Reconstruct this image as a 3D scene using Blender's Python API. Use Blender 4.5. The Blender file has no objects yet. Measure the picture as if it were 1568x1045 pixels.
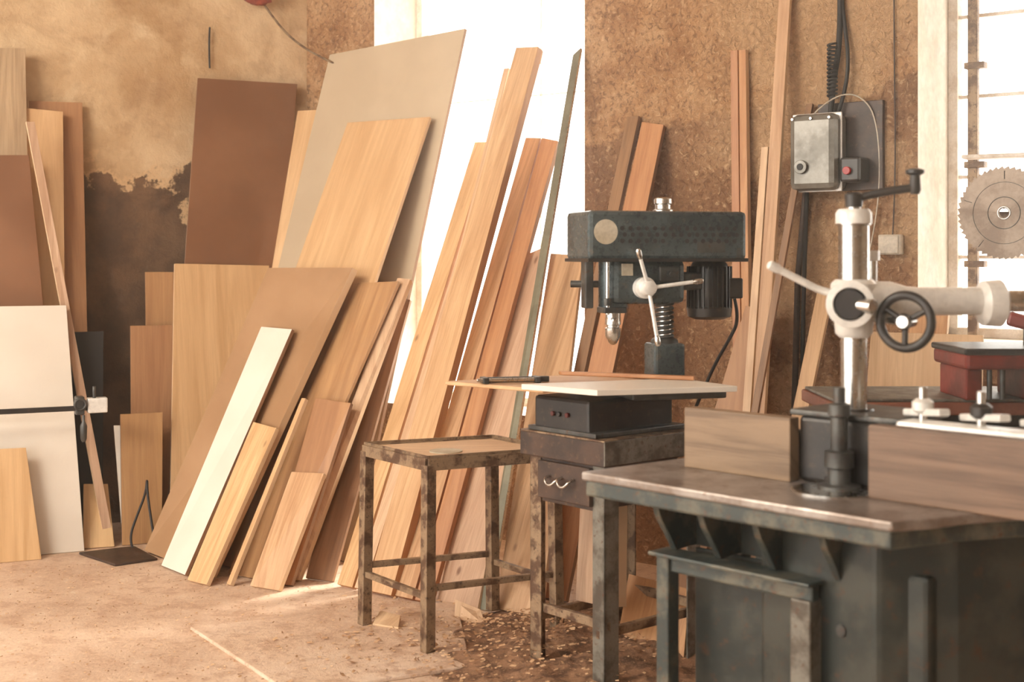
import bpy, bmesh, math, random
from mathutils import Vector, Matrix, noise as mn
random.seed(7)
scene = bpy.context.scene
COL = scene.collection

# ------------------------------------------------------------------ materials
def lin(c):
    return tuple(((v/255)/12.92 if v/255 <= .04045 else ((v/255+.055)/1.055)**2.4) for v in c[:3])+(1,)

class NT:
    def __init__(s, name):
        s.m = bpy.data.materials.new(name); s.m.use_nodes = True
        s.t = s.m.node_tree; s.b = s.t.nodes['Principled BSDF']
    def n(s, typ, **kw):
        x = s.t.nodes.new(typ)
        for k, v in kw.items(): setattr(x, k, v)
        return x
    def l(s, a, b): s.t.links.new(a, b)
    def math(s, op, a, b=None, clamp=False):
        x = s.n('ShaderNodeMath', operation=op); x.use_clamp = clamp
        for i, v in enumerate((a, b)):
            if v is None: continue
            if isinstance(v, (int, float)): x.inputs[i].default_value = v
            else: s.l(v, x.inputs[i])
        return x.outputs[0]
    def coord(s, kind, scale=(1, 1, 1), loc=(0, 0, 0)):
        tc = s.n('ShaderNodeTexCoord'); mp = s.n('ShaderNodeMapping')
        mp.inputs['Scale'].default_value = scale; mp.inputs['Location'].default_value = loc
        s.l(tc.outputs[kind], mp.inputs[0]); return mp.outputs[0]
    def noise(s, v, scale, detail=5, rough=.6, dist=0):
        x = s.n('ShaderNodeTexNoise'); x.inputs['Scale'].default_value = scale
        x.inputs['Detail'].default_value = detail; x.inputs['Roughness'].default_value = rough
        x.inputs['Distortion'].default_value = dist; s.l(v, x.inputs['Vector']); return x.outputs['Fac']
    def ramp(s, f, stops):
        x = s.n('ShaderNodeValToRGB'); e = x.color_ramp.elements
        while len(e) < len(stops): e.new(.5)
        for i, (p, c) in enumerate(stops): e[i].position = p; e[i].color = lin(c) if len(c) == 3 else c
        s.l(f, x.inputs[0]); return x.outputs[0]
    def smooth(s, f, lo, hi):
        x = s.n('ShaderNodeMapRange'); x.interpolation_type = 'SMOOTHSTEP'
        s.l(f, x.inputs[0]); x.inputs[1].default_value = lo; x.inputs[2].default_value = hi; return x.outputs[0]
    def mix(s, f, a, b, mode='MIX'):
        x = s.n('ShaderNodeMix', data_type='RGBA', blend_type=mode)
        if isinstance(f, (int, float)): x.inputs[0].default_value = f
        else: s.l(f, x.inputs[0])
        for i, v in ((6, a), (7, b)):
            if isinstance(v, tuple): x.inputs[i].default_value = lin(v)
            else: s.l(v, x.inputs[i])
        return x.outputs[2]
    def bump(s, f, strength, dist=.01):
        x = s.n('ShaderNodeBump'); x.inputs['Strength'].default_value = strength
        x.inputs['Distance'].default_value = dist; s.l(f, x.inputs['Height']); s.l(x.outputs[0], s.b.inputs['Normal'])

def mat_mix(name, c1, c2, scale=6, lo=.4, hi=.62, rough=.6, metal=0., bump=.15, stretch=(1, 1, 1), c3=None):
    t = NT(name); v = t.coord('Object', stretch)
    f = t.noise(v, scale, 7, .65); g = t.smooth(f, lo, hi)
    c = t.mix(g, c1, c2)
    if c3:
        f3 = t.noise(v, scale*5.3, 5, .7); c = t.mix(t.smooth(f3, .56, .68), c, c3)
    f2 = t.noise(v, scale*9, 4, .7)
    c = t.mix(t.math('MULTIPLY', t.smooth(f2, .3, .8), .2), c, (60, 48, 40))
    t.l(c, t.b.inputs['Base Color'])
    t.l(t.math('ADD', t.math('MULTIPLY', f2, .25), rough-.12), t.b.inputs['Roughness'])
    t.b.inputs['Metallic'].default_value = metal
    if bump: t.bump(t.math('ADD', f, f2), bump, .004)
    return t.m

def mat_wood(name, dark, light, gscale=11, knots=True, rough=.5, contrast=(.32, .68), vary=.16):
    t = NT(name); v = t.coord('UV', (1, .06, 1))
    warp = t.noise(t.coord('UV', (1, .35, 1)), 3.0, 3)
    f = t.noise(v, gscale*2.2, 6, .62, 1.4)
    fine = t.noise(t.coord('UV', (1, .02, 1)), 260, 3, .6)
    g = t.smooth(t.math('ADD', t.math('MULTIPLY', f, .75), t.math('MULTIPLY', fine, .25)), *contrast)
    c = t.mix(g, dark, light)
    c = t.mix(t.math('MULTIPLY', t.smooth(warp, .45, .7), .35), c, dark)
    if knots:
        vo = t.n('ShaderNodeTexVoronoi'); vo.inputs['Scale'].default_value = 3.1
        t.l(t.coord('UV', (1.6, .8, 1)), vo.inputs['Vector'])
        k = t.smooth(vo.outputs['Distance'], .07, .02)
        c = t.mix(t.math('MULTIPLY', k, .8), c, (118, 74, 48))
    oi = t.n('ShaderNodeObjectInfo')
    hs = t.n('ShaderNodeHueSaturation')
    t.l(t.math('ADD', t.math('MULTIPLY', oi.outputs['Random'], vary*1.6), 1-vary), hs.inputs['Value'])
    t.l(t.math('ADD', t.math('MULTIPLY', oi.outputs['Random'], .014), .497), hs.inputs['Hue'])
    t.l(c, hs.inputs['Color']); t.l(hs.outputs[0], t.b.inputs['Base Color'])
    t.b.inputs['Roughness'].default_value = rough
    t.bump(fine, .12, .002)
    return t.m

def mat_board(name, c1, c2, scale=2.5, rough=.6, bump=.04):
    t = NT(name); v = t.coord('UV')
    f = t.noise(v, scale, 5, .6); f2 = t.noise(v, 180, 3, .7)
    c = t.mix(t.smooth(f, .35, .7), c1, c2)
    c = t.mix(t.math('MULTIPLY', f2, .12), c, (80, 60, 46))
    t.l(c, t.b.inputs['Base Color']); t.b.inputs['Roughness'].default_value = rough
    t.bump(f2, bump, .002); return t.m

def mat_flat(name, c, rough=.5, metal=0.):
    return mat_mix(name, c, tuple(int(v*.82) for v in c), 14, .35, .7, rough, metal, .03)

M = {}
M['plank'] = mat_wood('pine_plank', (186, 140, 100), (224, 184, 142))
M['orange'] = mat_wood('orange_plank', (172, 114, 72), (204, 150, 104), knots=True)
M['ply'] = mat_wood('plywood_face', (194, 150, 108), (220, 180, 138), gscale=6, knots=False, vary=.06)
M['plyd'] = mat_wood('plywood_dark', (156, 110, 76), (186, 140, 100), gscale=6, knots=False, vary=.08)
M['walnut'] = mat_wood('brown_plank', (116, 79, 55), (152, 110, 79))
M['veneer'] = mat_wood('veneer_grey', (154, 124, 98), (190, 160, 130), gscale=9, knots=False, vary=.03)
M['rosy'] = mat_wood('rosy_plank', (188, 148, 118), (222, 188, 156), knots=True)
M['fence'] = mat_wood('fence_wood', (104, 80, 63), (142, 114, 92), gscale=7, knots=False, contrast=(.38, .6))
M['mdf'] = mat_board('mdf_tan', (162, 124, 88), (176, 138, 102))
M['hard'] = mat_board('hardboard_brown', (126, 86, 60), (142, 100, 72), rough=.34)
M['beige'] = mat_board('laminate_beige', (190, 170, 142), (200, 180, 152))
M['white'] = mat_board('melamine_white', (228, 218, 204), (238, 229, 216), rough=.4)
M['edge'] = mat_board('cut_edge', (224, 192, 152), (238, 208, 172))
M['edged'] = mat_board('cut_edge_dark', (140, 102, 72), (164, 126, 94))
M['blackb'] = mat_board('black_board', (32, 30, 30), (44, 40, 38))
M['steel'] = mat_mix('bright_steel', (225, 223, 220), (206, 203, 198), 5, rough=.25, metal=1., bump=.02)
M['cast'] = mat_mix('cast_iron_grey', (96, 96, 93), (68, 67, 65), 9, rough=.42, metal=.5, bump=.1, c3=(92, 70, 56))
M['silverp'] = mat_mix('silver_paint', (246, 244, 239), (234, 231, 225), 5, rough=.3, metal=.1, bump=.03)
M['blue'] = mat_mix('blue_grey_paint', (84, 95, 98), (60, 69, 72), 6, rough=.28, metal=.25, bump=.05, c3=(98, 96, 90))
M['black'] = mat_mix('black_paint', (36, 34, 33), (52, 47, 44), 8, rough=.38, metal=.1, bump=.06, c3=(72, 60, 50))
M['boxgrey'] = mat_mix('grey_enamel', (134, 130, 122), (104, 100, 92), 6, rough=.34, metal=.4, bump=.05)
M['channel'] = mat_mix('channel_paint', (128, 124, 104), (110, 106, 88), 6, rough=.4, metal=.2, bump=.05)
M['green'] = mat_mix('worn_green_paint', (62, 70, 68), (104, 102, 90), 10, .46, .6, rough=.42, metal=.2, bump=.25, c3=(98, 72, 54))
M['dgreen'] = mat_mix('dark_green_paint', (44, 50, 48), (66, 68, 62), 6, .44, .6, rough=.42, metal=.2, bump=.2, c3=(80, 60, 46))
M['tabletop'] = mat_mix('oiled_cast_table', (166, 157, 150), (130, 116, 106), 7, .4, .62, rough=.34, metal=.4, bump=.1, c3=(112, 88, 70))
M['rust'] = mat_mix('rusty_frame', (152, 127, 100), (94, 68, 50), 16, .44, .58, rough=.5, metal=.25, bump=.35, c3=(58, 41, 32))
M['rustg'] = mat_mix('grey_stand_paint', (126, 122, 112), (84, 76, 66), 12, .42, .62, rough=.48, metal=.25, bump=.25, c3=(92, 62, 44))
M['darkwood'] = mat_mix('dark_painted_wood', (76, 55, 43), (52, 39, 33), 9, rough=.5, bump=.2, c3=(102, 76, 56))
M['red'] = mat_mix('red_machine_paint', (128, 44, 32), (96, 37, 28), 5, rough=.45, metal=.1, bump=.06)
M['redb'] = mat_mix('red_brown_paint', (134, 82, 62), (108, 62, 47), 5, rough=.5, metal=.1, bump=.06)
M['redbtn'] = mat_flat('red_button', (190, 28, 20), .3)
M['dullred'] = mat_flat('dull_red_knob', (96, 26, 20), .4)
M['sticker'] = mat_mix('paper_label', (206, 196, 176), (186, 174, 150), 9, rough=.7, bump=0)
M['cable'] = mat_flat('rubber_cable', (42, 38, 37), .6)
M['plastic'] = mat_flat('cream_plastic', (210, 198, 180), .5)
M['frame'] = mat_mix('old_window_paint', (236, 228, 218), (214, 200, 184), 12, rough=.6, bump=.2)
M['chip'] = mat_mix('wood_shaving', (222, 184, 144), (180, 136, 100), 12, rough=.8, bump=.1)
M['dust'] = mat_mix('dark_sawdust', (168, 128, 98), (108, 78, 58), 22, rough=.95, bump=.8, c3=(212, 172, 134))
M['rag'] = mat_mix('red_rag', (150, 72, 50), (112, 50, 38), 20, rough=.9, bump=.3)

# plaster walls
def wall_mat(name, kind):
    t = NT(name); v = t.coord('Object')
    big = t.noise(v, 1.3, 5, .6, .4); mid = t.noise(v, 6, 6, .7); fine = t.noise(v, 45, 5, .75)
    sep = t.n('ShaderNodeSeparateXYZ'); t.l(v, sep.inputs[0]); X, Z = sep.outputs[0], sep.outputs[2]
    if kind == 'left':
        b2 = t.noise(v, 2.4, 6, .66, .5)
        c = t.ramp(big, [(.25, (150, 114, 80)), (.42, (182, 147, 108)), (.6, (216, 187, 149)), (.75, (172, 136, 99))])
        c = t.mix(t.math('MULTIPLY', t.smooth(b2, .50, .66), .5), c, (152, 114, 80))
        c = t.mix(t.math('MULTIPLY', t.smooth(b2, .46, .32), .4), c, (228, 204, 168))
        c = t.mix(t.math('MULTIPLY', t.smooth(mid, .5, .7), .4), c, (148, 110, 76))
        c = t.mix(t.math('MULTIPLY', t.smooth(mid, .45, .3), .4), c, (226, 202, 166))
        n2 = t.noise(v, 4.5, 6, .68)
        wob = t.math('ADD', t.math('MULTIPLY', t.math('SUBTRACT', n2, .5), .85), t.math('MULTIPLY', t.math('SUBTRACT', fine, .5), .08))
        a = t.math('ADD', Z, wob); b = t.math('ADD', X, t.math('MULTIPLY', wob, 1.0))
        stain = t.mix(t.smooth(mid, .35, .65), (70, 49, 38), (112, 83, 62))
        for (w, cc, k) in ((.06, (214, 178, 136), .65), (0., stain, .92)):
            ma = t.smooth(a, 1.81+w+.025, 1.81+w-.025); mb = t.smooth(b, -1.66+w+.025, -1.66+w-.025)
            c = t.mix(t.math('MULTIPLY', t.math('MULTIPLY', ma, mb), k), c, cc)
        t.bump(t.math('ADD', t.math('MULTIPLY', mid, 1.5), fine), .45, .014)
    else:
        peb = t.noise(v, 44, 4, .65, .7)
        c = t.ramp(mid, [(.3, (156, 110, 73)), (.5, (192, 146, 104)), (.7, (216, 176, 134))])
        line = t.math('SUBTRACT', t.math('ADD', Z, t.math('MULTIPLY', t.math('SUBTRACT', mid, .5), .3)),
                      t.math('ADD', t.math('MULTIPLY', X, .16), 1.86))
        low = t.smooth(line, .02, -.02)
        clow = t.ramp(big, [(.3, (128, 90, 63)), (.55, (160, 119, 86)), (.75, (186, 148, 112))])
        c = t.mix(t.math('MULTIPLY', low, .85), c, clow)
        pal = t.math('MULTIPLY', t.smooth(big, .48, .56), t.smooth(X, .7, 1.1))
        c = t.mix(t.math('MULTIPLY', pal, .7), c, (210, 172, 132))
        k = t.math('SUBTRACT', 1., t.math('MULTIPLY', pal, .6))
        c = t.mix(t.math('MULTIPLY', t.math('MULTIPLY', t.smooth(peb, .47, .37), .6), k), c, (112, 74, 49))
        c = t.mix(t.math('MULTIPLY', t.smooth(peb, .55, .67), .5), c, (236, 202, 160))
        t.bump(t.math('ADD', t.math('ADD', mid, t.math('MULTIPLY', fine, .6)), t.math('MULTIPLY', peb, 2.2)), .9, .018)
    t.l(c, t.b.inputs['Base Color']); t.b.inputs['Roughness'].default_value = .9
    return t.m
M['wl'] = wall_mat('plaster_left', 'left')
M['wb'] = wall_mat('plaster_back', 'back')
M['reveal'] = mat_mix('blown_out_reveal', (248, 244, 236), (240, 232, 218), 3, rough=.9, bump=.15)  # jamb plaster coloured near white, imitating overexposed window light
M['ceil'] = mat_mix('ceiling_plaster', (202, 184, 160), (180, 160, 134), 3, rough=.9, bump=.1)

def floor_mat():
    t = NT('dusty_concrete'); v = t.coord('Object')
    big = t.noise(v, .9, 6, .65, .3); mid = t.noise(v, 8, 8, .78); fine = t.noise(v, 70, 5, .8)
    c = t.ramp(big, [(.3, (200, 168, 143)), (.5, (228, 199, 174)), (.7, (242, 220, 200))])
    c = t.mix(t.math('MULTIPLY', t.smooth(mid, .48, .60), .6), c, (186, 146, 117))
    c = t.mix(t.math('MULTIPLY', t.smooth(mid, .44, .34), .5), c, (248, 232, 214))
    c = t.mix(t.math('MULTIPLY', t.smooth(fine, .54, .62), .6), c, (246, 220, 190))
    c = t.mix(t.math('MULTIPLY', t.smooth(fine, .43, .33), .65), c, (134, 99, 76))
    t.l(c, t.b.inputs['Base Color']); t.b.inputs['Roughness'].default_value = .75
    t.bump(t.math('ADD', t.math('MULTIPLY', mid, 1.2), fine), .55, .013)
    return t.m
M['floor'] = floor_mat()

# ------------------------------------------------------------------ mesh helpers
def link(ob, parent=None):
    COL.objects.link(ob)
    if parent: ob.parent = parent
    return ob

def finish(name, bm, mats, parent=None, bevel=0, smooth=False, center=True):
    bmesh.ops.recalc_face_normals(bm, faces=bm.faces)
    c = Vector((0, 0, 0))
    if center and len(bm.verts):
        for v in bm.verts: c += v.co
        c /= len(bm.verts); bmesh.ops.translate(bm, verts=bm.verts, vec=-c)
    me = bpy.data.meshes.new(name); bm.to_mesh(me); bm.free()
    for m in (mats if isinstance(mats, (list, tuple)) else [mats]): me.materials.append(m if not isinstance(m, str) else M[m])
    if smooth:
        for p in me.polygons: p.use_smooth = True
        try: me.set_sharp_from_angle(angle=math.radians(40))
        except Exception: pass
    ob = bpy.data.objects.new(name, me); ob.location = c; link(ob, parent)
    if bevel:
        b = ob.modifiers.new('bevel', 'BEVEL'); b.width = bevel; b.segments = 2; b.limit_method = 'ANGLE'
    return ob

def empty(name, loc=(0, 0, 0), rz=0):
    e = bpy.data.objects.new(name, None); e.location = loc; e.rotation_euler = (0, 0, rz); e.empty_display_size = .05
    return link(e)

def add_box(bm, x, y, z, mi=0):
    vs = [bm.verts.new((a, b, c)) for c in z for b in y for a in x]
    for f in ((0, 2, 3, 1), (4, 5, 7, 6), (0, 1, 5, 4), (2, 6, 7, 3), (0, 4, 6, 2), (1, 3, 7, 5)):
        fc = bm.faces.new([vs[i] for i in f]); fc.material_index = mi

def box(name, x, y, z, mat, parent=None, bevel=.004):
    bm = bmesh.new(); add_box(bm, x, y, z)
    uv = bm.loops.layers.uv.new('UVMap')
    for f in bm.faces:
        for l in f.loops: l[uv].uv = (l.vert.co.y+l.vert.co.z, l.vert.co.x)
    return finish(name, bm, mat, parent, bevel)

def add_cyl(bm, p0, p1, r, r2=None, seg=28, mi=0):
    p0, p1 = Vector(p0), Vector(p1); d = p1-p0; q = d.to_track_quat('Z', 'Y'); r2 = r if r2 is None else r2
    a = [bm.verts.new(p0+q@Vector((math.cos(i*2*math.pi/seg)*r, math.sin(i*2*math.pi/seg)*r, 0))) for i in range(seg)]
    b = [bm.verts.new(p1+q@Vector((math.cos(i*2*math.pi/seg)*r2, math.sin(i*2*math.pi/seg)*r2, 0))) for i in range(seg)]
    fs = [bm.faces.new((a[i], a[(i+1) % seg], b[(i+1) % seg], b[i])) for i in range(seg)]
    fs += [bm.faces.new(a[::-1]), bm.faces.new(b)]
    for f in fs: f.material_index = mi

def cyl(name, p0, p1, r, mat, parent=None, r2=None, seg=32, bevel=.002):
    bm = bmesh.new(); add_cyl(bm, p0, p1, r, r2, seg)
    return finish(name, bm, mat, parent, bevel, True)

def rev(name, p0, axis, prof, mat, parent=None, seg=32):
    """surface of revolution: prof = [(dist along axis, radius)]"""
    p0 = Vector(p0); q = Vector(axis).to_track_quat('Z', 'Y'); bm = bmesh.new(); rings = []
    for h, r in prof:
        rings.append([bm.verts.new(p0+q@Vector((math.cos(i*2*math.pi/seg)*r, math.sin(i*2*math.pi/seg)*r, h))) for i in range(seg)])
    for a, b in zip(rings, rings[1:]):
        for i in range(seg): bm.faces.new((a[i], a[(i+1) % seg], b[(i+1) % seg], b[i]))
    bm.faces.new(rings[0][::-1]); bm.faces.new(rings[-1])
    return finish(name, bm, mat, parent, 0, True)

def tube(name, pts, r, mat, parent=None, cyclic=False, smooth=True):
    cu = bpy.data.curves.new(name, 'CURVE'); cu.dimensions = '3D'; cu.bevel_depth = r; cu.bevel_resolution = 4
    cu.use_fill_caps = True
    if smooth:
        sp = cu.splines.new('NURBS'); sp.points.add(len(pts)-1)
        for p, c in zip(sp.points, pts): p.co = (*c, 1)
        sp.order_u = 3; sp.use_endpoint_u = not cyclic; sp.use_cyclic_u = cyclic; sp.resolution_u = 6
    else:
        sp = cu.splines.new('POLY'); sp.points.add(len(pts)-1)
        for p, c in zip(sp.points, pts): p.co = (*c, 1)
        sp.use_cyclic_u = cyclic
    tmp = bpy.data.objects.new(name, cu); COL.objects.link(tmp)
    dg = bpy.context.evaluated_depsgraph_get(); me = bpy.data.meshes.new_from_object(tmp.evaluated_get(dg))
    bpy.data.objects.remove(tmp)
    bm = bmesh.new(); bm.from_mesh(me); bpy.data.meshes.remove(me)
    return finish(name, bm, mat, parent, 0, True)

def ring(name, c, axis, R, r, mat, parent=None, seg=40):
    q = Vector(axis).to_track_quat('Z', 'Y'); c = Vector(c)
    pts = [tuple(c+q@Vector((math.cos(i*2*math.pi/seg)*R, math.sin(i*2*math.pi/seg)*R, 0))) for i in range(seg)]
    return tube(name, pts, r, mat, parent, True, False)

def helix(name, x, y, z0, z1, R, r, turns, mat, parent=None):
    n = turns*14
    pts = [(x+R*math.cos(i/14*2*math.pi), y+R*math.sin(i/14*2*math.pi), z0+(z1-z0)*i/n) for i in range(n+1)]
    return tube(name, pts, r, mat, parent, False, False)

def prism(name, pts, z0, z1, mat, parent=None, bevel=.004):
    bm = bmesh.new(); a = [bm.verts.new((x, y, z0)) for x, y in pts]; b = [bm.verts.new((x, y, z1)) for x, y in pts]; n = len(pts)
    bm.faces.new(a[::-1]); bm.faces.new(b)
    for i in range(n): bm.faces.new((a[i], a[(i+1) % n], b[(i+1) % n], b[i]))
    uv = bm.loops.layers.uv.new('UVMap')
    for f in bm.faces:
        for l in f.loops: l[uv].uv = (l.vert.co.y+l.vert.co.z, l.vert.co.x)
    return finish(name, bm, mat, parent, bevel)

def beam(name, p0, p1, w, h, mat, parent=None, bevel=.002, up=(0, 0, 1)):
    """rectangular bar between two points; w horizontal, h vertical"""
    p0, p1 = Vector(p0), Vector(p1); d = (p1-p0).normalized(); up = Vector(up)
    if abs(d.dot(up)) > .95: up = Vector((0, 1, 0))
    s = d.cross(up).normalized(); u = s.cross(d).normalized(); bm = bmesh.new(); uvl = bm.loops.layers.uv.new('UVMap')
    vs = [bm.verts.new(p+s*a*w/2+u*b*h/2) for p in (p0, p1) for b in (-1, 1) for a in (-1, 1)]
    for f in ((0, 2, 3, 1), (4, 5, 7, 6), (0, 1, 5, 4), (2, 6, 7, 3), (0, 4, 6, 2), (1, 3, 7, 5)): bm.faces.new([vs[i] for i in f])
    for f in bm.faces:
        for l in f.loops:
            q = l.vert.co-p0; l[uvl].uv = (q.dot(s)+q.dot(u), q.dot(d))
    return finish(name, bm, mat, parent, bevel)

def slab(name, FL, FR, TL, TR, t, mat, edge='edge', z0=0.):
    """board leaning: front-face corners foot-left, foot-right, top-left, top-right"""
    FL = Vector((*FL, 0)) if len(FL) == 2 else Vector(FL); FR = Vector((*FR, 0)) if len(FR) == 2 else Vector(FR)
    TL, TR = Vector(TL), Vector(TR)
    n = (TR-FL).cross(TL-FR).normalized()
    u = (FR-FL).normalized(); w = (TL-FL).normalized()
    fr = [FL, FR, TR, TL]; bk = [p-n*t for p in fr]
    dz = z0-min(p.z for p in fr+bk)
    bm = bmesh.new(); vf = [bm.verts.new(p+Vector((0, 0, dz))) for p in fr]; vb = [bm.verts.new(p+Vector((0, 0, dz))) for p in bk]
    uvl = bm.loops.layers.uv.new('UVMap'); ou, ov = random.uniform(0, 20), random.uniform(0, 20)
    fs = [bm.faces.new(vf), bm.faces.new(vb[::-1])]
    for i in range(4): fs.append(bm.faces.new((vf[i], vb[i], vb[(i+1) % 4], vf[(i+1) % 4])))
    for i, f in enumerate(fs):
        f.material_index = 0 if i < 2 else 1
        for l in f.loops:
            q = l.vert.co-FL; l[uvl].uv = (ou+q.dot(u)+q.dot(n), ov+q.dot(w))
    ob = finish(name, bm, [mat, edge], None, .0012)
    return ob

# ------------------------------------------------------------------ room shell
C = Vector((-1.138, 7.4, 0)); A38 = math.radians(38); E = Vector((math.cos(A38), -math.sin(A38), 0)); N = Vector((math.sin(A38), math.cos(A38), 0))
WT = .42; H = 3.5
def wallbox(bm, s0, s1, z0, z1, o0=0., o1=WT, org=C, e=E, n=N, mi=0):
    vs = []
    for z in (z0, z1):
        for o in (o0, o1):
            for s in (s0, s1): vs.append(bm.verts.new(org+e*s+n*o+Vector((0, 0, z))))
    for f in ((0, 2, 3, 1), (4, 5, 7, 6), (0, 1, 5, 4), (2, 6, 7, 3), (0, 4, 6, 2), (1, 3, 7, 5)):
        fc = bm.faces.new([vs[i] for i in f]); fc.material_index = mi
W1 = (.516, 1.875, .62, 3.15); W2 = (3.475, 5.3, 1.06, 3.15)
bm = bmesh.new()
for (s0, s1, z0, z1) in ((-.3, W1[0], 0, H), (W1[0], W1[1], 0, W1[2]), (W1[0], W1[1], W1[3], H), (W1[1], W2[0], 0, H),
                         (W2[0], W2[1], 0, W2[2]), (W2[0], W2[1], W2[3], H), (W2[1], 7.5, 0, H)):
    wallbox(bm, s0, s1, z0, z1)
bm.normal_update()
for f in bm.faces:
    f.material_index = 0 if abs(f.normal.dot(N)) > .9 else 1
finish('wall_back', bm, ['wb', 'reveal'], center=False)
EL = Vector((-math.cos(math.radians(25)), -math.sin(math.radians(25)), 0)); NL = Vector((-.4226, .9063, 0))
bm = bmesh.new(); wallbox(bm, -.3, 6.0, 0, H, 0, .3, C, EL, NL)
finish('wall_left', bm, 'wl', center=False)
bm = bmesh.new(); add_box(bm, (-8, 8), (-3, 9.5), (-.12, 0)); finish('floor', bm, 'floor', center=False)
bm = bmesh.new(); add_box(bm, (-8, 5.2), (-1.6, 7.9), (H, H+.12)); finish('ceiling', bm, 'ceil', center=False)
bm = bmesh.new(); add_box(bm, (-2.0, 5.2), (-1.6, -1.3), (0, H)); finish('wall_front', bm, 'ceil', center=False)
bm = bmesh.new(); add_box(bm, (4.75, 5.05), (-1.3, 2.75), (0, H)); finish('wall_right', bm, 'ceil', center=False)

def window(name, s0, s1, z0, z1, ds, dz, br):
    e = empty(name, C+E*((s0+s1)/2))
    e.rotation_euler = (0, 0, -A38); hw = (s1-s0)/2; o = .33
    k = 0
    for (x, z, nm) in (((-hw, -hw+.04), (z0, z1), 'jamb_1'), ((hw-.04, hw), (z0, z1), 'jamb_2'), ((-hw, hw), (z0, z0+.04), 'bottom_rail'), ((-hw, hw), (z1-.04, z1), 'top_rail')):
        box(nm, x, (o, o+.06), z, 'frame', e, .003)
    x = -hw+ds
    while x < hw-.1:
        k += 1; box('mullion_%d' % k, (x-br, x+br), (o+.02, o+.035), (z0, z1), 'frame', e, .001); x += ds
    z = z0+dz
    while z < z1-.1:
        k += 1; box('glazing_bar_%d' % k, (-hw, hw), (o+.02, o+.035), (z-br, z+br), 'frame', e, .001); z += dz
window('window_1', *W1, .84, 1.60, .0025)
window('window_2', *W2, .40, .33, .007)
# old frame post and hinges in right-hand window opening
g = empty('window_shutter_post', C+E*(W2[0]+.13)+N*.26); g.rotation_euler = (0, 0, -A38)
box('post', (-.02, .02), (-.015, .015), (1.06, 3.15), 'rust', g)
for i, z in enumerate((1.35, 1.75, 2.15, 2.55)):
    box('hinge_%d' % i, (-.03, .05), (-.025, .02), (z, z+.025), 'rust', g, .002)

# ------------------------------------------------------------------ leaning stock : window wall
slab('laminate_sheet', (-1.485, 6.63), (-.728, 6.04), (-.992, 7.26, 2.484), (-.235, 6.67, 2.527), .018, 'beige', 'edged')
slab('plywood_sheet', (-1.467, 6.112), (-1.02, 5.762), (-.851, 6.90, 2.076), (-.404, 6.55, 2.07), .018, 'ply')
slab('mdf_sheet', (-1.72, 6.24), (-1.30, 5.74), (-1.20, 6.56, 1.32), (-.741, 6.20, 1.324), .035, 'mdf', 'edge')
slab('melamine_board', (-1.57, 5.97), (-1.42, 5.79), (-1.194, 6.35, 1.049), (-1.023, 6.20, 1.045), .018, 'white', 'edged')
slab('pine_board', (-1.385, 5.69), (-1.285, 5.61), (-1.172, 6.04, .631), (-1.045, 5.91, .62), .022, 'plank', 'edge')
slab('plywood_sheet', (-1.24, 5.82), (-1.05, 5.69), (-.724, 6.264, 1.259), (-.52, 6.105, 1.27), .018, 'plyd', 'edge')
slab('wood_board', (-1.05, 5.66), (-.93, 5.61), (-.88, 5.968, .751), (-.705, 5.83, .743), .02, 'plyd', 'edged')
slab('wood_board', (-1.10, 5.60), (-.965, 5.52), (-.959, 5.80, .446), (-.80, 5.67, .461), .02, 'plank', 'edge')
slab('wood_batten', (-.957, 5.68), (-.911, 5.69), (-.53, 6.17, 1.28), (-.467, 6.11, 1.275), .03, 'rosy', 'edge')
slab('wood_batten', (-1.205, 5.63), (-1.185, 5.61), (-.94, 5.96, .75), (-.92, 5.94, .75), .02, 'plank', 'edge')
slab('hardboard_sheet', (-.888, 5.74), (-.765, 5.68), (-.62, 6.33, 1.215), (-.477, 6.25, 1.18), .018, 'walnut', 'edged')
slab('pine_plank', (-.735, 5.606), (-.665, 5.55), (-.183, 6.55, 1.939), (-.11, 6.49, 1.935), .03, 'plank', 'orange')
slab('pine_plank', (-.655, 5.545), (-.61, 5.51), (-.10, 6.48, 1.92), (-.055, 6.45, 1.93), .03, 'rosy', 'orange')
slab('pine_plank', (-.60, 5.49), (-.49, 5.40), (.019, 6.40, 2.376), (.125, 6.32, 2.368), .045, 'plank', 'orange')
slab('pine_plank', (-.475, 5.42), (-.40, 5.36), (.065, 6.385, 1.946), (.135, 6.33, 1.94), .03, 'plank', 'orange')
slab('pine_plank', (-.39, 5.35), (-.325, 5.32), (.142, 6.32, 1.94), (.215, 6.26, 1.92), .03, 'orange', 'orange')
slab('pine_plank', (-.57, 5.62), (-.53, 5.59), (-.04, 6.50, 2.30), (-.015, 6.48, 2.30), .02, 'rosy', 'edge')
slab('metal_channel', (-.126, 5.24), (-.095, 5.22), (.285, 6.245, 2.33), (.320, 6.22, 2.36), .015, 'channel', 'steel')
slab('wide_board', (-.30, 5.36), (-.135, 5.23), (.018, 6.114, 1.37), (.158, 6.00, 1.43), .022, 'rosy', 'edge')
slab('wide_board', (-.066, 5.23), (.11, 5.12), (.175, 6.056, 1.395), (.315, 5.947, 1.385), .022, 'plank', 'edge')
slab('pine_plank', (.061, 5.47), (.10, 5.44), (.523, 6.064, 2.02), (.572, 6.025, 2.02), .025, 'walnut', 'edged')
slab('pine_plank', (.11, 5.42), (.215, 5.35), (.585, 6.01, 1.99), (.675, 5.94, 1.97), .025, 'orange', 'edged')
slab('pine_plank', (.935, 5.61), (.968, 5.585), (.939, 5.735, 2.277), (.966, 5.715, 2.277), .022, 'orange', 'orange')
slab('pine_plank', (.972, 5.58), (1.002, 5.56), (.97, 5.712, 2.275), (.996, 5.69, 2.275), .03, 'orange', 'edge')
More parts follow.
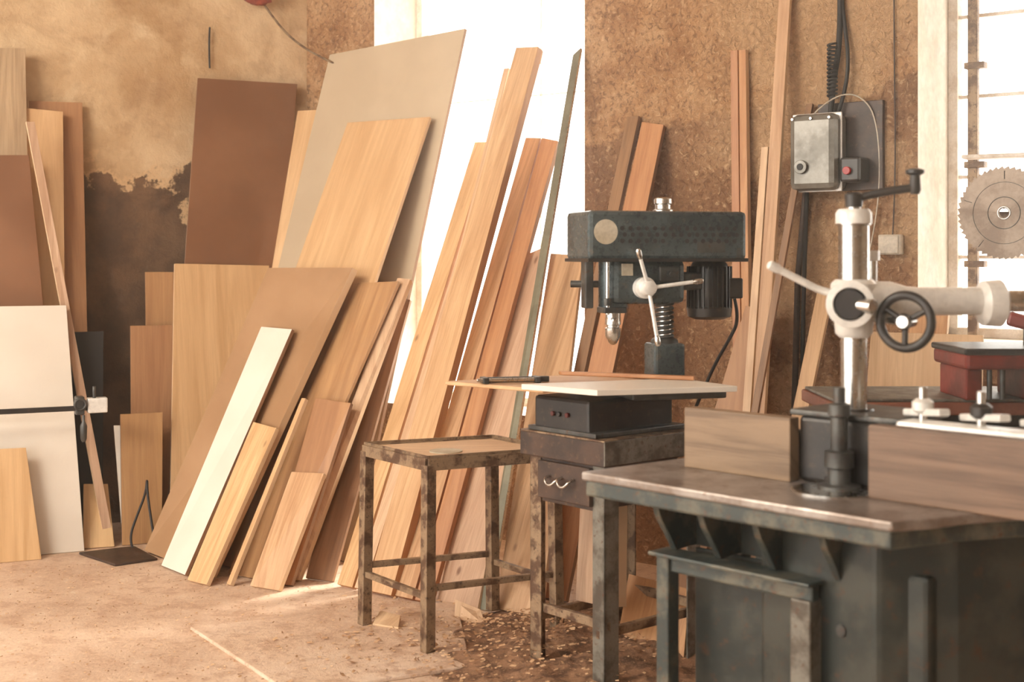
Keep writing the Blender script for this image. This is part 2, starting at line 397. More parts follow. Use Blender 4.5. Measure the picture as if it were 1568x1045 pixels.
slab('pine_lath', (.91, 5.34), (.955, 5.30), (1.128, 5.592, 2.62), (1.168, 5.56, 2.62), .02, 'plank', 'edge')
slab('pine_lath', (.86, 5.30), (.89, 5.28), (1.05, 5.62, 1.85), (1.075, 5.60, 1.85), .02, 'rosy', 'edge')
slab('brown_lath', (.79, 5.20), (.815, 5.18), (1.215, 5.51, 2.02), (1.238, 5.495, 2.02), .016, 'walnut', 'edged')
slab('pine_lath', (.92, 5.15), (.97, 5.11), (1.25, 5.46, 1.25), (1.30, 5.42, 1.24), .02, 'plank', 'edge')
slab('brown_board', (.60, 5.45), (.72, 5.36), (.98, 5.60, 1.18), (1.09, 5.52, 1.16), .02, 'plyd', 'edged')

# ------------------------------------------------------------------ leaning stock : left wall
slab('hardboard_sheet', (-1.72, 6.62), (-1.28, 6.82), (-1.674, 7.106, 2.34), (-1.176, 7.31, 2.334), .012, 'hard', 'edged')
slab('plywood_strip', (-1.41, 6.62), (-1.28, 6.56), (-1.165, 7.25, 2.177), (-1.054, 7.22, 2.18), .018, 'ply', 'edge')
slab('plywood_sheet', (-1.668, 6.50), (-1.24, 6.69), (-1.73, 6.84, 1.35), (-1.284, 7.05, 1.338), .018, 'ply', 'edge')
slab('veneer_panel', (-2.75, 6.10), (-2.262, 6.33), (-2.80, 6.50, 2.41), (-2.435, 6.675, 2.431), .018, 'veneer', 'edge')
slab('hardboard_sheet', (-2.62, 6.05), (-2.10, 6.29), (-2.722, 6.33, 1.87), (-2.354, 6.50, 1.884), .012, 'hard', 'edged')
slab('plywood_panel', (-2.33, 6.48), (-2.08, 6.60), (-2.439, 6.73, 2.175), (-2.203, 6.84, 2.178), .018, 'plyd', 'edge')
slab('plywood_panel', (-2.33, 6.39), (-2.158, 6.47), (-2.426, 6.65, 2.13), (-2.265, 6.73, 2.12), .015, 'ply', 'edge')
slab('long_batten', (-1.945, 6.385), (-1.905, 6.40), (-2.342, 6.43, 2.04), (-2.308, 6.45, 2.04), .03, 'rosy', 'edge')
slab('melamine_sheet', (-2.62, 6.02), (-2.016, 6.29), (-2.72, 6.10, 1.156), (-2.13, 6.375, 1.156), .018, 'white', 'edge')
slab('plywood_offcut', (-2.62, 5.91), (-2.158, 6.12), (-2.68, 5.96, .51), (-2.241, 6.15, .508), .012, 'ply', 'edge')
slab('board_offcut', (-1.88, 6.60), (-1.69, 6.69), (-1.918, 6.705, 1.04), (-1.726, 6.79, 1.04), .018, 'plyd', 'edged')
slab('board_offcut', (-1.83, 6.72), (-1.69, 6.78), (-1.87, 6.80, 1.31), (-1.73, 6.86, 1.31), .018, 'plyd', 'edged')
slab('board_offcut', (-1.87, 6.40), (-1.70, 6.48), (-1.905, 6.49, .62), (-1.72, 6.57, .62), .018, 'plyd', 'edged')
slab('black_panel', (-2.12, 6.41), (-1.985, 6.47), (-2.167, 6.52, 1.02), (-2.018, 6.59, 1.02), .012, 'blackb', 'blackb')
slab('plywood_offcut', (-2.035, 6.33), (-1.90, 6.375), (-2.065, 6.43, .29), (-1.96, 6.47, .283), .012, 'ply', 'edge')
slab('melamine_strip', (-1.885, 6.46), (-1.85, 6.47), (-1.95, 6.53, .56), (-1.915, 6.54, .56), .018, 'white', 'edge')

# sash clamp hung on the melamine sheet
g = empty('bar_clamp', (-1.985, 6.235, .684)); g.rotation_euler = (0, 0, math.radians(25))
box('bar', (-.62, .03), (-.010, .0), (-.012, .012), 'black', g, .002)
box('fixed_head', (.0, .09), (-.02, .035), (-.025, .045), 'silverp', g, .006)
box('sliding_jaw', (-.055, -.015), (-.03, .035), (-.03, .055), 'cast', g, .006)
rev('spindle', (-.02, -.03, -.03), (0, 0, -1), [(0, .006), (.03, .007), (.05, .016), (.11, .014), (.125, .008)], 'cast', g)
cyl('screw', (.03, -.01, .045), (.03, -.01, .10), .008, 'cast', g)
ring('locking_ring', (-.035, -.03, .02), (0, 1, 0), .025, .006, 'cast', g)

# dark board lying on floor and cable
prism('floor_offcut', [(-2.02, 6.22), (-1.80, 6.36), (-1.62, 6.10), (-1.78, 5.98)], 0, .012, 'darkwood')
tube('floor_cable', [(-1.80, 6.33, .006), (-1.82, 6.34, .05), (-1.79, 6.36, .15), (-1.75, 6.38, .26), (-1.74, 6.36, .34), (-1.73, 6.33, .26), (-1.70, 6.30, .12), (-1.68, 6.29, .02), (-1.62, 6.3, .006)], .006, 'cable')
tube('wall_wire', [(-1.36, 7.24, 2.78), (-1.28, 7.26, 2.66), (-1.18, 7.30, 2.56), (-1.05, 7.28, 2.48), (-.93, 7.2, 2.42)], .006, 'rust')
tube('wall_cord', [(-1.62, 7.15, 2.62), (-1.625, 7.145, 2.52), (-1.62, 7.15, 2.40)], .005, 'cable')
bm = bmesh.new(); bmesh.ops.create_icosphere(bm, subdivisions=4, radius=.06)
for v in bm.verts:
    k = 1+.45*mn.noise(v.co*22)+.25*mn.noise(v.co*50); v.co = Vector((v.co.x*1.2*k, v.co.y*.35*k, v.co.z*.6*k))+Vector((-1.37, 7.21, 2.79))
finish('hanging_rag', bm, 'rag', None, 0, True)

# ------------------------------------------------------------------ floor slab, sawdust, chips
prism('concrete_slab', [(-1.20, 4.97), (-.70, 4.22), (-.14, 4.50), (-.22, 5.34)], 0, .014, 'floor', bevel=.004)
bm = bmesh.new()
nx, ny = 60, 50; gv = {}
for i in range(nx+1):
    for j in range(ny+1):
        x = -.35+1.3*i/nx; y = 4.05+1.35*j/ny
        r = math.hypot((x-.28)/.62, (y-4.72)/.62)
        h = max(0, 1-r)*.09*(0.7+.9*mn.noise((x*6, y*6, 0)))+.018*mn.noise((x*25, y*25, 1))*max(0, 1-r*.9)
        gv[i, j] = bm.verts.new((x, y, max(h, -.004) if r < 1 else -.004))
for i in range(nx):
    for j in range(ny): bm.faces.new((gv[i, j], gv[i+1, j], gv[i+1, j+1], gv[i, j+1]))
finish('sawdust_pile', bm, 'dust', None, 0, True)
bm = bmesh.new()
def chip(x, y, z, s):
    a = random.uniform(0, 6.28); w = s*random.uniform(.15, .6); tz = random.uniform(0, s*.4)
    c, d = math.cos(a), math.sin(a)
    pts = [(-s, -w, 0), (s, -w, tz), (s*.8, w, tz+.003), (-s, w, .002)]
    bm.faces.new([bm.verts.new((x+p[0]*c-p[1]*d, y+p[0]*d+p[1]*c, z+p[2])) for p in pts])
for _ in range(1800):
    x, y = random.gauss(.05, .36), random.gauss(4.75, .28)
    r = math.hypot((x-.28)/.62, (y-4.72)/.62)
    chip(x, y, .010+max(0, 1-r)*.09+(.008 if -.9 < x < -.15 else 0), random.uniform(.003, .012))
for _ in range(2400):
    chip(random.uniform(-2.6, .3), random.uniform(3.9, 6.0), .003, random.uniform(.002, .006))
finish('wood_shavings', bm, 'chip', None)
slab('wood_scrap', (-.22, 5.10), (-.10, 5.02), (-.22, 5.16, .06), (-.12, 5.12, .03), .008, 'rosy')
slab('wood_scrap', (-.52, 4.98), (-.42, 4.93), (-.50, 5.05, .03), (-.42, 5.02, .02), .008, 'rosy', z0=.014)

# ------------------------------------------------------------------ metal stool
st = empty('metal_stool', (0, 0, 0))
L, F, R, B = (-.553, 5.0), (-.294, 4.65), (.165, 4.87), (-.075, 5.20)
zt = .685
for i, p in enumerate((L, F, R, B)):
    cx, cy = (L[0]+R[0])/2, (L[1]+R[1])/2
    q = (p[0]*.97+cx*.03, p[1]*.97+cy*.03)
    beam('leg_%d' % (i+1), (p[0], p[1], .014), (q[0], q[1], zt-.02), .04, .04, 'rust', st, .003, up=(.6, -.8, 0))
cs = [L, F, R, B]
def lerp(a, b, t): return (a[0]+(b[0]-a[0])*t, a[1]+(b[1]-a[1])*t)
for i in range(4):
    a, b = cs[i], cs[(i+1) % 4]
    beam('seat_rail_%d' % i, (*a, zt-.018), (*b, zt-.018), .022, .042, 'rust', st, .002)
    beam('seat_lip_%d' % i, (*a, zt+.005), (*b, zt+.005), .006, .016, 'rust', st, .001)
    z = .235 if i % 2 else .205
    beam('brace_%d' % i, (*a, z), (*b, z), .02, .022, 'rust', st, .002)
prism('seat_panel', [lerp(p, (-.19, 4.93), .05) for p in cs], zt-.012, zt, 'rosy', st)
rev('paper_disc', (-.24, 4.84, zt), (0, 0, 1), [(0, .06), (.004, .06)], 'sticker', st)

# ------------------------------------------------------------------ drill press with stand
ang = math.atan2(.30, .35)
sd = empty('drill_press_stand', (.296, 4.27, 0), ang)   # local x -> to right/back, local y -> to left/back
SX, SY = .46, .36
for i, (x, y, m) in enumerate(((0, 0, 'rustg'), (SX, 0, 'rustg'), (0, SY, 'rust'), (SX, SY, 'rust'))):
    x0 = x if x == 0 else x-.065; y0 = y if y == 0 else y-.055
    bm = bmesh.new()
    add_box(bm, (x0, x0+.065), (y0 if y == 0 else y0+.049, y0+.006 if y == 0 else y0+.055), (.0, .72))
    add_box(bm, (x0 if x == 0 else x0+.059, x0+.006 if x == 0 else x0+.065), (y0, y0+.055), (.0, .72))
    finish('leg_%d' % (i+1), bm, m, sd, .001)
box('top_box', (-.02, SX+.03), (-.02, SY+.03), (.72, .80), 'darkwood', sd, .004)
box('steel_apron', (-.024, SX+.03), (-.026, -.02), (.725, .803), 'rustg', sd, .002)
box('top_plate', (-.02, SX+.03), (-.02, SY+.03), (.80, .806), 'rust', sd, .001)
box('drawer_case', (.0, SX-.06), (.05, SY-.06), (.57, .72), 'darkwood', sd, .003)
box('drawer_front', (-.02, .0), (.05, SY-.06), (.585, .71), 'darkwood', sd, .004)
for i, y in enumerate((.15, .21)):
    tube('handle_%d' % i, [(-.02, y-.028, .665), (-.045, y-.03, .66), (-.05, y-.012, .64), (-.05, y+.012, .64), (-.045, y+.03, .66), (-.02, y+.028, .665)], .005, 'steel', sd)
for i, (x0, x1, y0, y1, z) in enumerate(((0, SX, .02, .04, .16), (0, SX, SY-.04, SY-.02, .16), (.01, .03, 0, SY, .19), (SX-.03, SX-.01, 0, SY, .19))):
    box('brace_%d' % i, (x0, x1), (y0, y1), (z, z+.03), 'rust', sd, .002)
# things stored inside stand
slab('wood_block', (.22, 4.62), (.33, 4.52), (.24, 4.68, .34), (.34, 4.58, .40), .09, 'rosy', 'edge', z0=.19)
slab('wood_offcut', (.36, 4.66), (.58, 4.52), (.42, 4.80, .24), (.62, 4.66, .22), .02, 'orange', 'edge')

dp = empty('drill_press', (.251, 4.35, 0), math.radians(15))
# base box (aligned with stand) as child in its own turn
bx = empty('base', (0, 0, 0)); bx.parent = dp
def loc2(x, y):
    v = Vector((x-.251, y-4.35, 0)); v.rotate(Matrix.Rotation(math.radians(-15), 3, 'Z')); return (v.x, v.y)
def standpt(x, y):
    v = Vector((x, y, 0)); v.rotate(Matrix.Rotation(ang, 3, 'Z')); return loc2(.296+v.x, 4.27+v.y)
prism('base_box', [standpt(.0, .07), standpt(.40, .07), standpt(.40, .34), standpt(.0, .34)], .806, .925, 'black', bx, .012)
prism('base_foot', [standpt(-.01, .03), standpt(.42, .03), standpt(.42, .36), standpt(-.01, .36)], .806, .822, 'cast', bx, .003)
for i, yy in enumerate((.24, .21, .17)):
    a = standpt(.0, yy); b = standpt(-.010, yy)
    cyl('switch_%d' % i, (*a, .87), (*b, .87), .008, 'dullred' if i != 1 else 'black', bx)
# head & cover
bm = bmesh.new(); add_box(bm, (0, .56), (0, .25), (1.383, 1.545)); finish('pulley_cover', bm, 'blue', dp, .014)
bm = bmesh.new(); add_box(bm, (-.004, .564), (-.004, .254), (1.376, 1.388)); finish('cover_lip', bm, 'black', dp, .002)
bm = bmesh.new()
for r in range(3):
    for c in range(15):
        x = .115+c*.0285+(r % 2)*.008
        if r == 2 and c in (6, 7): continue
        add_cyl(bm, (x, .001, 1.487-r*.021), (x, -.0012, 1.487-r*.021), .0076, seg=14)
finish('vent_holes', bm, 'cable', dp)
cyl('label_disc', (.058, .001, 1.475), (.058, -.0015, 1.475), .041, 'sticker', dp, bevel=0)
bm = bmesh.new()
for (x, z) in ((.43, 1.425), (.53, 1.405)):
    add_box(bm, (x-.05 if x < .5 else x-.008, x+.05 if x < .5 else x+.008), (-.001, .001), (z-.018, z+.018))
finish('name_plate', bm, 'cast', dp)
rev('top_knob', (.305, .12, 1.54), (0, 0, 1), [(0, .034), (.012, .034), (.016, .026), (.03, .026), (.034, .030), (.05, .030), (.055, .02)], 'steel', dp)
box('head_casting', (.10, .36), (.05, .19), (1.235, 1.383), 'blue', dp, .02)
cyl('quill_boss', (.125, .12, 1.22), (.125, .12, 1.383), .05, 'blue', dp)
cyl('quill', (.125, .12, 1.17), (.125, .12, 1.23), .026, 'steel', dp)
rev('chuck', (.125, .12, 1.20), (0, 0, -1), [(0, .018), (.012, .026), (.035, .027), (.038, .022), (.045, .022), (.048, .027), (.075, .026), (.10, .012), (.104, .006)], 'steel', dp)
cyl('depth_rod', (.085, .06, 1.20), (.085, .06, 1.38), .007, 'steel', dp)
cyl('depth_rod_nut', (.085, .06, 1.23), (.085, .06, 1.255), .014, 'cast', dp, seg=6)
box('depth_stop_arm', (.07, .15), (.05, .13), (1.205, 1.225), 'cast', dp, .004)
rev('feed_hub', (.205, .05, 1.29), (0, -1, 0), [(0, .036), (.03, .036), (.034, .026), (.07, .024), (.075, .015)], 'silverp', dp)
hc = Vector((.205, -.005, 1.29))
for i, (dx, dz) in enumerate(((-.045, .115), (.165, .022), (.02, -.175))):
    e2 = hc+Vector((dx, -.03, dz)); cyl('feed_handle_%d' % i, tuple(hc), tuple(e2), .0065, 'silverp', dp)
    q = (e2-hc).normalized()
    rev('grip_%d' % i, tuple(e2-q*.02), tuple(q), [(0, .007), (.01, .010), (.03, .010), (.036, .005)], 'steel', dp)
box('clamp_ear', (.26, .33), (.035, .06), (1.31, 1.36), 'cast', dp, .005)
cyl('clamp_bolt', (.295, .01, 1.335), (.295, .05, 1.335), .012, 'cast', dp, seg=6)
box('spec_plate', (.13, .17), (.046, .052), (1.33, 1.37), 'sticker', dp, .001)
cyl('column', (.31, .12, .92), (.31, .12, 1.24), .024, 'steel', dp)
helix('column_thread', .31, .12, 1.11, 1.235, .027, .006, 8, 'cast', dp)
box('column_collar', (.255, .365), (.065, .175), (.95, 1.10), 'blue', dp, .01)
rev('collar_ring', (.31, .12, 1.09), (0, 0, 1), [(0, .05), (.02, .045), (.03, .032)], 'cast', dp)
# motor
rev('motor_body', (.475, .12, 1.18), (0, 0, 1), [(0, .03), (.004, .06), (.02, .068), (.17, .068), (.19, .06), (.20, .05)], 'black', dp)
bm = bmesh.new()
for i in range(28):
    a = i*2*math.pi/28; c, s = math.cos(a), math.sin(a)
    vs = []
    for z in (1.215, 1.36):
        for (r, w) in ((.062, -.002), (.078, -.002), (.078, .002), (.062, .002)):
            vs.append(bm.verts.new((.475+c*r-s*w, .12+s*r+c*w, z)))
    for f in ((0, 1, 2, 3), (7, 6, 5, 4), (0, 4, 5, 1), (1, 5, 6, 2), (2, 6, 7, 3), (3, 7, 4, 0)): bm.faces.new([vs[k] for k in f])
finish('motor_fins', bm, 'black', dp)
rev('motor_end_bell', (.475, .12, 1.178), (0, 0, 1), [(0, .05), (.01, .074), (.038, .078), (.044, .074)], 'black', dp)
box('motor_terminal_box', (.52, .575), (.06, .10), (1.25, 1.32), 'black', dp, .006)
box('motor_mount', (.35, .43), (.07, .17), (1.28, 1.34), 'cast', dp, .006)
tube('motor_cable', [(.55, .08, 1.25), (.575, .09, 1.18), (.565, .16, 1.10), (.53, .22, 1.0), (.48, .26, .85)], .006, 'cable', dp)
cyl('crank_handle', (-.0, .2, 1.30), (.10, .16, 1.30), .012, 'cast', dp)
box('side_lug', (.02, .05), (.10, .15), (1.22, 1.383), 'cast', dp, .005)
# boards lying on the drill table
box('drill_table', (.13, .46), (-.06, .26), (.925, .949), 'cast', dp, .006)
prism('table_board', [(-.232, 4.60), (.10, 4.33), (.60, 4.52), (.25, 4.86)], .950, .964, 'ply')
prism('table_board', [(.03, 4.30), (.262, 4.10), (.715, 4.23), (.56, 4.50)], .965, .983, 'white', bevel=.002)
prism('wood_lath', [(.16, 4.62), (.17, 4.59), (.60, 4.40), (.61, 4.43)], .984, .998, 'orange')
g = empty('hand_clamp', (-.03, 4.55, .965), math.radians(12))
box('bar', (-.08, .16), (-.008, .008), (0, .018), 'cast', g, .002)
box('jaw_1', (-.08, -.06), (-.06, .01), (0, .02), 'cast', g, .003)
box('jaw_2', (.10, .12), (-.06, .01), (0, .02), 'cast', g, .003)
cyl('screw', (-.10, -.045, .012), (.1, -.045, .012), .006, 'steel', g)
# ------------------------------------------------------------------ switch box on wall
WA = -A38
def wallpt(s, o=0): return C+E*s-N*o
sb = empty('electrical_switch_box', wallpt(3.10), WA)
box('backboard', (-.04, .24), (-.022, 0), (1.66, 2.02), 'darkwood', sb, .003)
box('enclosure', (-.11, .095), (-.15, -.022), (1.66, 1.97), 'boxgrey', sb, .028)
box('lid_rim', (-.115, .10), (-.10, -.09), (1.655, 1.975), 'silverp', sb, .004)
cyl('conduit_plug', (-.05, -.15, 1.755), (-.05, -.165, 1.755), .028, 'boxgrey', sb)
cyl('plug_hole', (-.05, -.165, 1.755), (-.05, -.168, 1.755), .014, 'cable', sb)
box('button_housing', (.10, .185), (-.12, -.02), (1.69, 1.79), 'black', sb, .01)
cyl('stop_button', (.135, -.12, 1.735), (.135, -.137, 1.735), .016, 'redbtn', sb)
for i in range(3): cyl('lid_screw_%d' % i, (-.09+.08*i, -.15, 1.95), (-.09+.08*i, -.155, 1.95), .007, 'steel', sb)
tube('supply_cable', [(.03, -.05, 1.97), (.035, -.04, 2.10), (.06, -.03, 2.25), (.06, -.02, 2.5), (.05, -.02, 2.9), (.05, -.02, 3.45)], .012, 'cable', sb)
tube('supply_cable_2', [(.06, -.05, 1.97), (.09, -.04, 2.06), (.10, -.03, 2.2), (.075, -.02, 2.35), (.06, -.02, 2.5), (.08, -.02, 3.0), (.08, -.02, 3.45)], .008, 'cable', sb)
helix('coil', .035, -.045, 2.04, 2.26, .018, .005, 14, 'cable', sb)
tube('down_cable', [(-.07, -.06, 1.66), (-.08, -.05, 1.5), (-.10, -.03, 1.2), (-.11, -.02, .9), (-.11, -.02, .3)], .009, 'cable', sb)
tube('down_conduit', [(-.09, -.03, 1.66), (-.13, -.02, 1.3), (-.15, -.02, .6), (-.15, -.02, .2)], .013, 'darkwood', sb, smooth=False)
tube('loose_wire', [(.0, -.14, 1.97), (.06, -.1, 2.04), (.15, -.05, 2.05), (.22, -.02, 1.95), (.23, -.02, 1.6), (.18, -.02, 1.4)], .003, 'plastic', sb)
jb = empty('junction_box', wallpt(3.38), WA)
box('body', (-.05, .04), (-.05, -.001), (1.40, 1.48), 'plastic', jb, .006)
box('cover', (-.045, .035), (-.056, -.05), (1.405, 1.475), 'plastic', jb, .003)
tube('wire', [(.0, -.02, 1.48), (.01, -.01, 1.7), (.0, -.01, 2.3), (.0, -.01, 3.4)], .003, 'darkwood', jb)

# saw blade hanging beside the window
M['blade'] = mat_mix('blade_steel', (150, 132, 116), (118, 98, 82), 10, rough=.45, metal=.3, bump=.05)
def sawblade(name, c, axis, R, teeth=48):
    g = empty(name, c); q = Vector(axis).to_track_quat('Z', 'Y'); bm = bmesh.new(); prof = []
    for i in range(teeth):
        a = i*2*math.pi/teeth; prof.append((a, R*.945)); prof.append((a+.25*2*math.pi/teeth, R)); prof.append((a+.55*2*math.pi/teeth, R*.975))
    n = len(prof); rin = R*.10
    lay = []
    for z in (-.0013, .0013):
        o = [bm.verts.new(q@Vector((math.cos(a)*r, math.sin(a)*r, z))) for a, r in prof]
        i_ = [bm.verts.new(q@Vector((math.cos(a)*rin, math.sin(a)*rin, z))) for a, r in prof]; lay.append((o, i_))
    for k in range(n):
        j = (k+1) % n; (o0, i0), (o1, i1) = lay
        bm.faces.new((o0[k], i0[k], i0[j], o0[j])); bm.faces.new((o1[k], o1[j], i1[j], i1[k]))
        bm.faces.new((o0[k], o0[j], o1[j], o1[k])); bm.faces.new((i0[k], i1[k], i1[j], i0[j]))
    finish('disc', bm, 'blade', g, 0)
    ring('collar_mark', q@Vector((0, 0, .002)), axis, R*.34, .0015, 'cast', g)
    ring('outer_mark', q@Vector((0, 0, .002)), axis, R*.66, .001, 'cast', g)
    ring('bore_ring', q@Vector((0, 0, .002)), axis, R*.13, .003, 'steel', g)
    for k in range(5):
        a = k*2*math.pi/5+.3; d = q@Vector((math.cos(a), math.sin(a), 0)); o = q@Vector((0, 0, .0015))
        beam('slot_%d' % k, tuple(d*R*.72+o), tuple(d*R*.9+o), .003, .002, 'cable', g, 0)
    tube('hanging_hook', [(0, 0, rin), (0, .02, rin+.02), (0, .05, rin+.02), (0, .07, rin)], .004, 'rust', g)
    return g
sawblade('circular_saw_blade', (1.80, 4.88, 1.553), (-.62, -.78, 0), .172)
g = empty('blade_rack', (1.80, 4.96, 1.56), math.radians(-30))
box('rail', (-.12, .5), (0, .03), (-.03, .0), 'rust', g)
box('upright', (.12, .16), (.0, .04), (-1.56, .3), 'rust', g)
box('shelf', (-.12, .5), (-.02, .06), (.20, .215), 'frame', g)
box('foot', (.05, .25), (-.1, .14), (-1.56, -1.54), 'rust', g)

# ------------------------------------------------------------------ red planer in background
pl = empty('thickness_planer', (1.0, 4.1, 0))
box('cabinet', (.02, .85), (.05, .40), (.0, .86), 'redb', pl, .012)
box('bed', (-.02, .90), (.0, .42), (.905, .945), 'redb', pl, .006)
box('bed_plate', (-.01, .89), (.01, .41), (.945, .955), 'rustg', pl, .003)
box('cabinet_neck', (.05, .8), (.08, .36), (.86, .905), 'black', pl, .002)
box('hood', (.375, .90), (-.06, .26), (1.05, 1.10), 'red', pl, .012)
box('hood_cover', (.37, .90), (-.065, .265), (1.095, 1.115), 'black', pl, .006)
for i, x in enumerate((.385, .57, .76)): box('column_%d' % i, (x, x+.05), (-.03, .22), (.955, 1.05), 'red', pl, .005)
for i, x in enumerate((.46, .50, .64, .68)): cyl('post_%d' % i, (x, -.02, .955), (x, -.02, 1.06), .008, 'cast', pl)
beam('arm', (.56, .1, 1.20), (.88, -.03, 1.115), .045, .045, 'red', pl, .01)
cyl('arm_support', (.62, .09, 1.11), (.62, .09, 1.19), .014, 'cast', pl)
slab('plywood_offcut', (1.22, 4.86), (1.60, 4.60), (1.34, 4.98, 1.11), (1.68, 4.76, 1.11), .015, 'ply', 'edge')
slab('pine_board', (1.42, 5.10), (1.55, 5.0), (1.56, 5.22, 1.26), (1.68, 5.12, 1.26), .02, 'orange', 'edge')

# ------------------------------------------------------------------ foreground spindle moulder
TZ = .85
sm = empty('spindle_moulder', (.175, 3.38, 0), math.atan2(-.72, .69))   # local x along near edge, local y to the back-right
def w2l(x, y):
    v = Vector((x-.175, y-3.38, 0)); v.rotate(Matrix.Rotation(-math.atan2(-.72, .69), 3, 'Z')); return (v.x, v.y)
tp = [w2l(*p) for p in ((.175, 3.38), (.78, 2.74), (.88, 2.775), (.98, 2.83), (1.55, 3.0), (1.30, 3.75), (.60, 3.72))]
prism('table_top', tp, TZ-.022, TZ, 'tabletop', sm, .005)
tp2 = [w2l(*p) for p in ((.185, 3.38), (.782, 2.755), (.97, 2.845), (1.53, 3.01), (1.28, 3.73), (.61, 3.70))]
prism('table_rim', tp2, TZ-.062, TZ-.020, 'green', sm, .006)
# frame and legs
box('front_beam', (.145, .60), (.13, .16), (.605, .645), 'green', sm, .005)
box('beam_flange', (.135, .61), (.10, .18), (.645, .655), 'green', sm, .003)
box('left_leg', (.145, .185), (.12, .165), (0, .645), 'green', sm, .005)
box('mid_leg', (.545, .60), (.12, .18), (0, .61), 'rustg', sm, .005)
box('rear_leg', (.10, .145), (.60, .65), (0, .79), 'green', sm, .005)
for i, x in enumerate((.16, .30, .46, .64)):
    bm = bmesh.new(); pts = [(.08, .79), (.62, .79), (.62, .70), (.35, .66), (.16, .655), (.13, .70), (.10, .74)]
    a = [bm.verts.new((x, y, z)) for y, z in pts]; b = [bm.verts.new((x+.02, y, z)) for y, z in pts]
    bm.faces.new(a); bm.faces.new(b[::-1])
    for k in range(len(pts)): bm.faces.new((a[k], a[(k+1) % len(pts)], b[(k+1) % len(pts)], b[k]))
    finish('rib_%d' % i, bm, 'green', sm, .003)
box('curved_web', (.16, .66), (.24, .26), (.655, .79), 'dgreen', sm, .004)
box('inner_panel', (.19, .60), (.22, .235), (.06, .655), 'dgreen', sm, .004)
cb = [w2l(*p) for p in ((.80, 2.93), (.97, 2.90), (1.5, 3.06), (1.28, 3.66), (.74, 3.5), (.60, 3.22))]
prism('cabinet', cb, 0, TZ-.062, 'dgreen', sm, .012)
box('cabinet_door', (.60, .86), (.180, .235), (.10, .70), 'dgreen', sm, .012)
cyl('door_knob', (.66, .180, .55), (.66, .150, .55), .014, 'cast', sm)
box('motor_guard', (.30, .42), (.30, .52), (.05, .60), 'black', sm, .02)
cyl('drive_pulley', (.24, .36, .12), (.24, .36, .20), .09, 'cast', sm)
cyl('drive_shaft', (.24, .36, .0), (.24, .36, .79), .018, 'cast', sm)
# wooden fences, split around the cutter
box('fence_left', (.135, .46), (.245, .285), (TZ, TZ+.155), 'fence', sm, .003)
box('fence_right', (.70, 1.20), (.20, .245), (TZ, TZ+.165), 'fence', sm, .003)
box('fence_left_back', (.20, .44), (.285, .33), (TZ, TZ+.12), 'cast', sm, .006)
box('cutter_housing', (.46, .70), (.28, .50), (TZ, TZ+.16), 'black', sm, .012)
box('housing_cap', (.44, .74), (.27, .50), (TZ+.16, TZ+.175), 'cast', sm, .005)
rev('spindle', (.60, .24, TZ), (0, 0, 1), [(0, .05), (.012, .05), (.016, .026), (.05, .026), (.055, .034), (.09, .034), (.094, .02), (.17, .02), (.175, .026), (.20, .026), (.205, .014), (.24, .014)], 'cast', sm)
rev('table_ring', (.60, .22, TZ), (0, 0, 1), [(0, .10), (.004, .10), (.006, .09)], 'steel', sm)
box('fence_bracket', (.74, 1.15), (.245, .32), (TZ, TZ+.175), 'silverp', sm, .01)
for i, x in enumerate((.78, .92, 1.06)):
    cyl('bracket_stud_%d' % i, (x, .30, TZ+.17), (x, .30, TZ+.25), .010, 'steel', sm)
    rev('bracket_knob_%d' % i, (x, .30, TZ+.19), (0, 0, 1), [(0, .014), (.008, .024), (.026, .024), (.034, .014)], 'black' if i % 2 else 'silverp', sm)
    beam('clamp_bar_%d' % i, (x-.06, .34, TZ+.185), (x+.07, .27, TZ+.20), .03, .016, 'silverp', sm, .004)
box('rear_slide', (.50, 1.3), (.40, .43), (TZ+.10, TZ+.14), 'silverp', sm, .006)
beam('slide_block', (.60, .46, TZ), (.60, .46, TZ+.14), .05, .05, 'black', sm)

# ------------------------------------------------------------------ power feeder stand (column, cross clamp, arm)
pf = empty('power_feeder', (.825, 3.22, 0))
rev('base', (0, 0, TZ), (0, 0, 1), [(0, .085), (.02, .085), (.03, .055), (.17, .052), (.18, .045)], 'black', pf)
rev('lower_column', (0, 0, TZ+.17), (0, 0, 1), [(0, .031), (.25, .031)], 'steel', pf)
rev('upper_column', (0, 0, 1.33), (0, 0, 1), [(0, .036), (.14, .036), (.142, .040), (.165, .042), (.175, .036), (.18, .016), (.21, .014)], 'steel', pf)
rev('column_cap', (0, 0, 1.475), (0, 0, 1), [(0, .043), (.025, .043), (.035, .036)], 'silverp', pf)
rev('clamp_collar', (0, 0, 1.20), (0, 0, 1), [(0, .034), (.01, .044), (.045, .047), (.05, .055), (.13, .055), (.14, .044)], 'silverp', pf)
# crank
rev('crank_hub', (0, 0, 1.515), (0, 0, 1), [(0, .02), (.03, .022), (.036, .015)], 'black', pf)
tube('crank_arm', [(0, 0, 1.535), (.04, -.01, 1.545), (.09, -.02, 1.555), (.135, -.025, 1.56)], .010, 'black', pf)
rev('crank_grip', (.14, -.026, 1.545), (0, 0, 1), [(0, .010), (.01, .014), (.045, .012), (.05, .022), (.058, .022), (.062, .010)], 'black', pf)
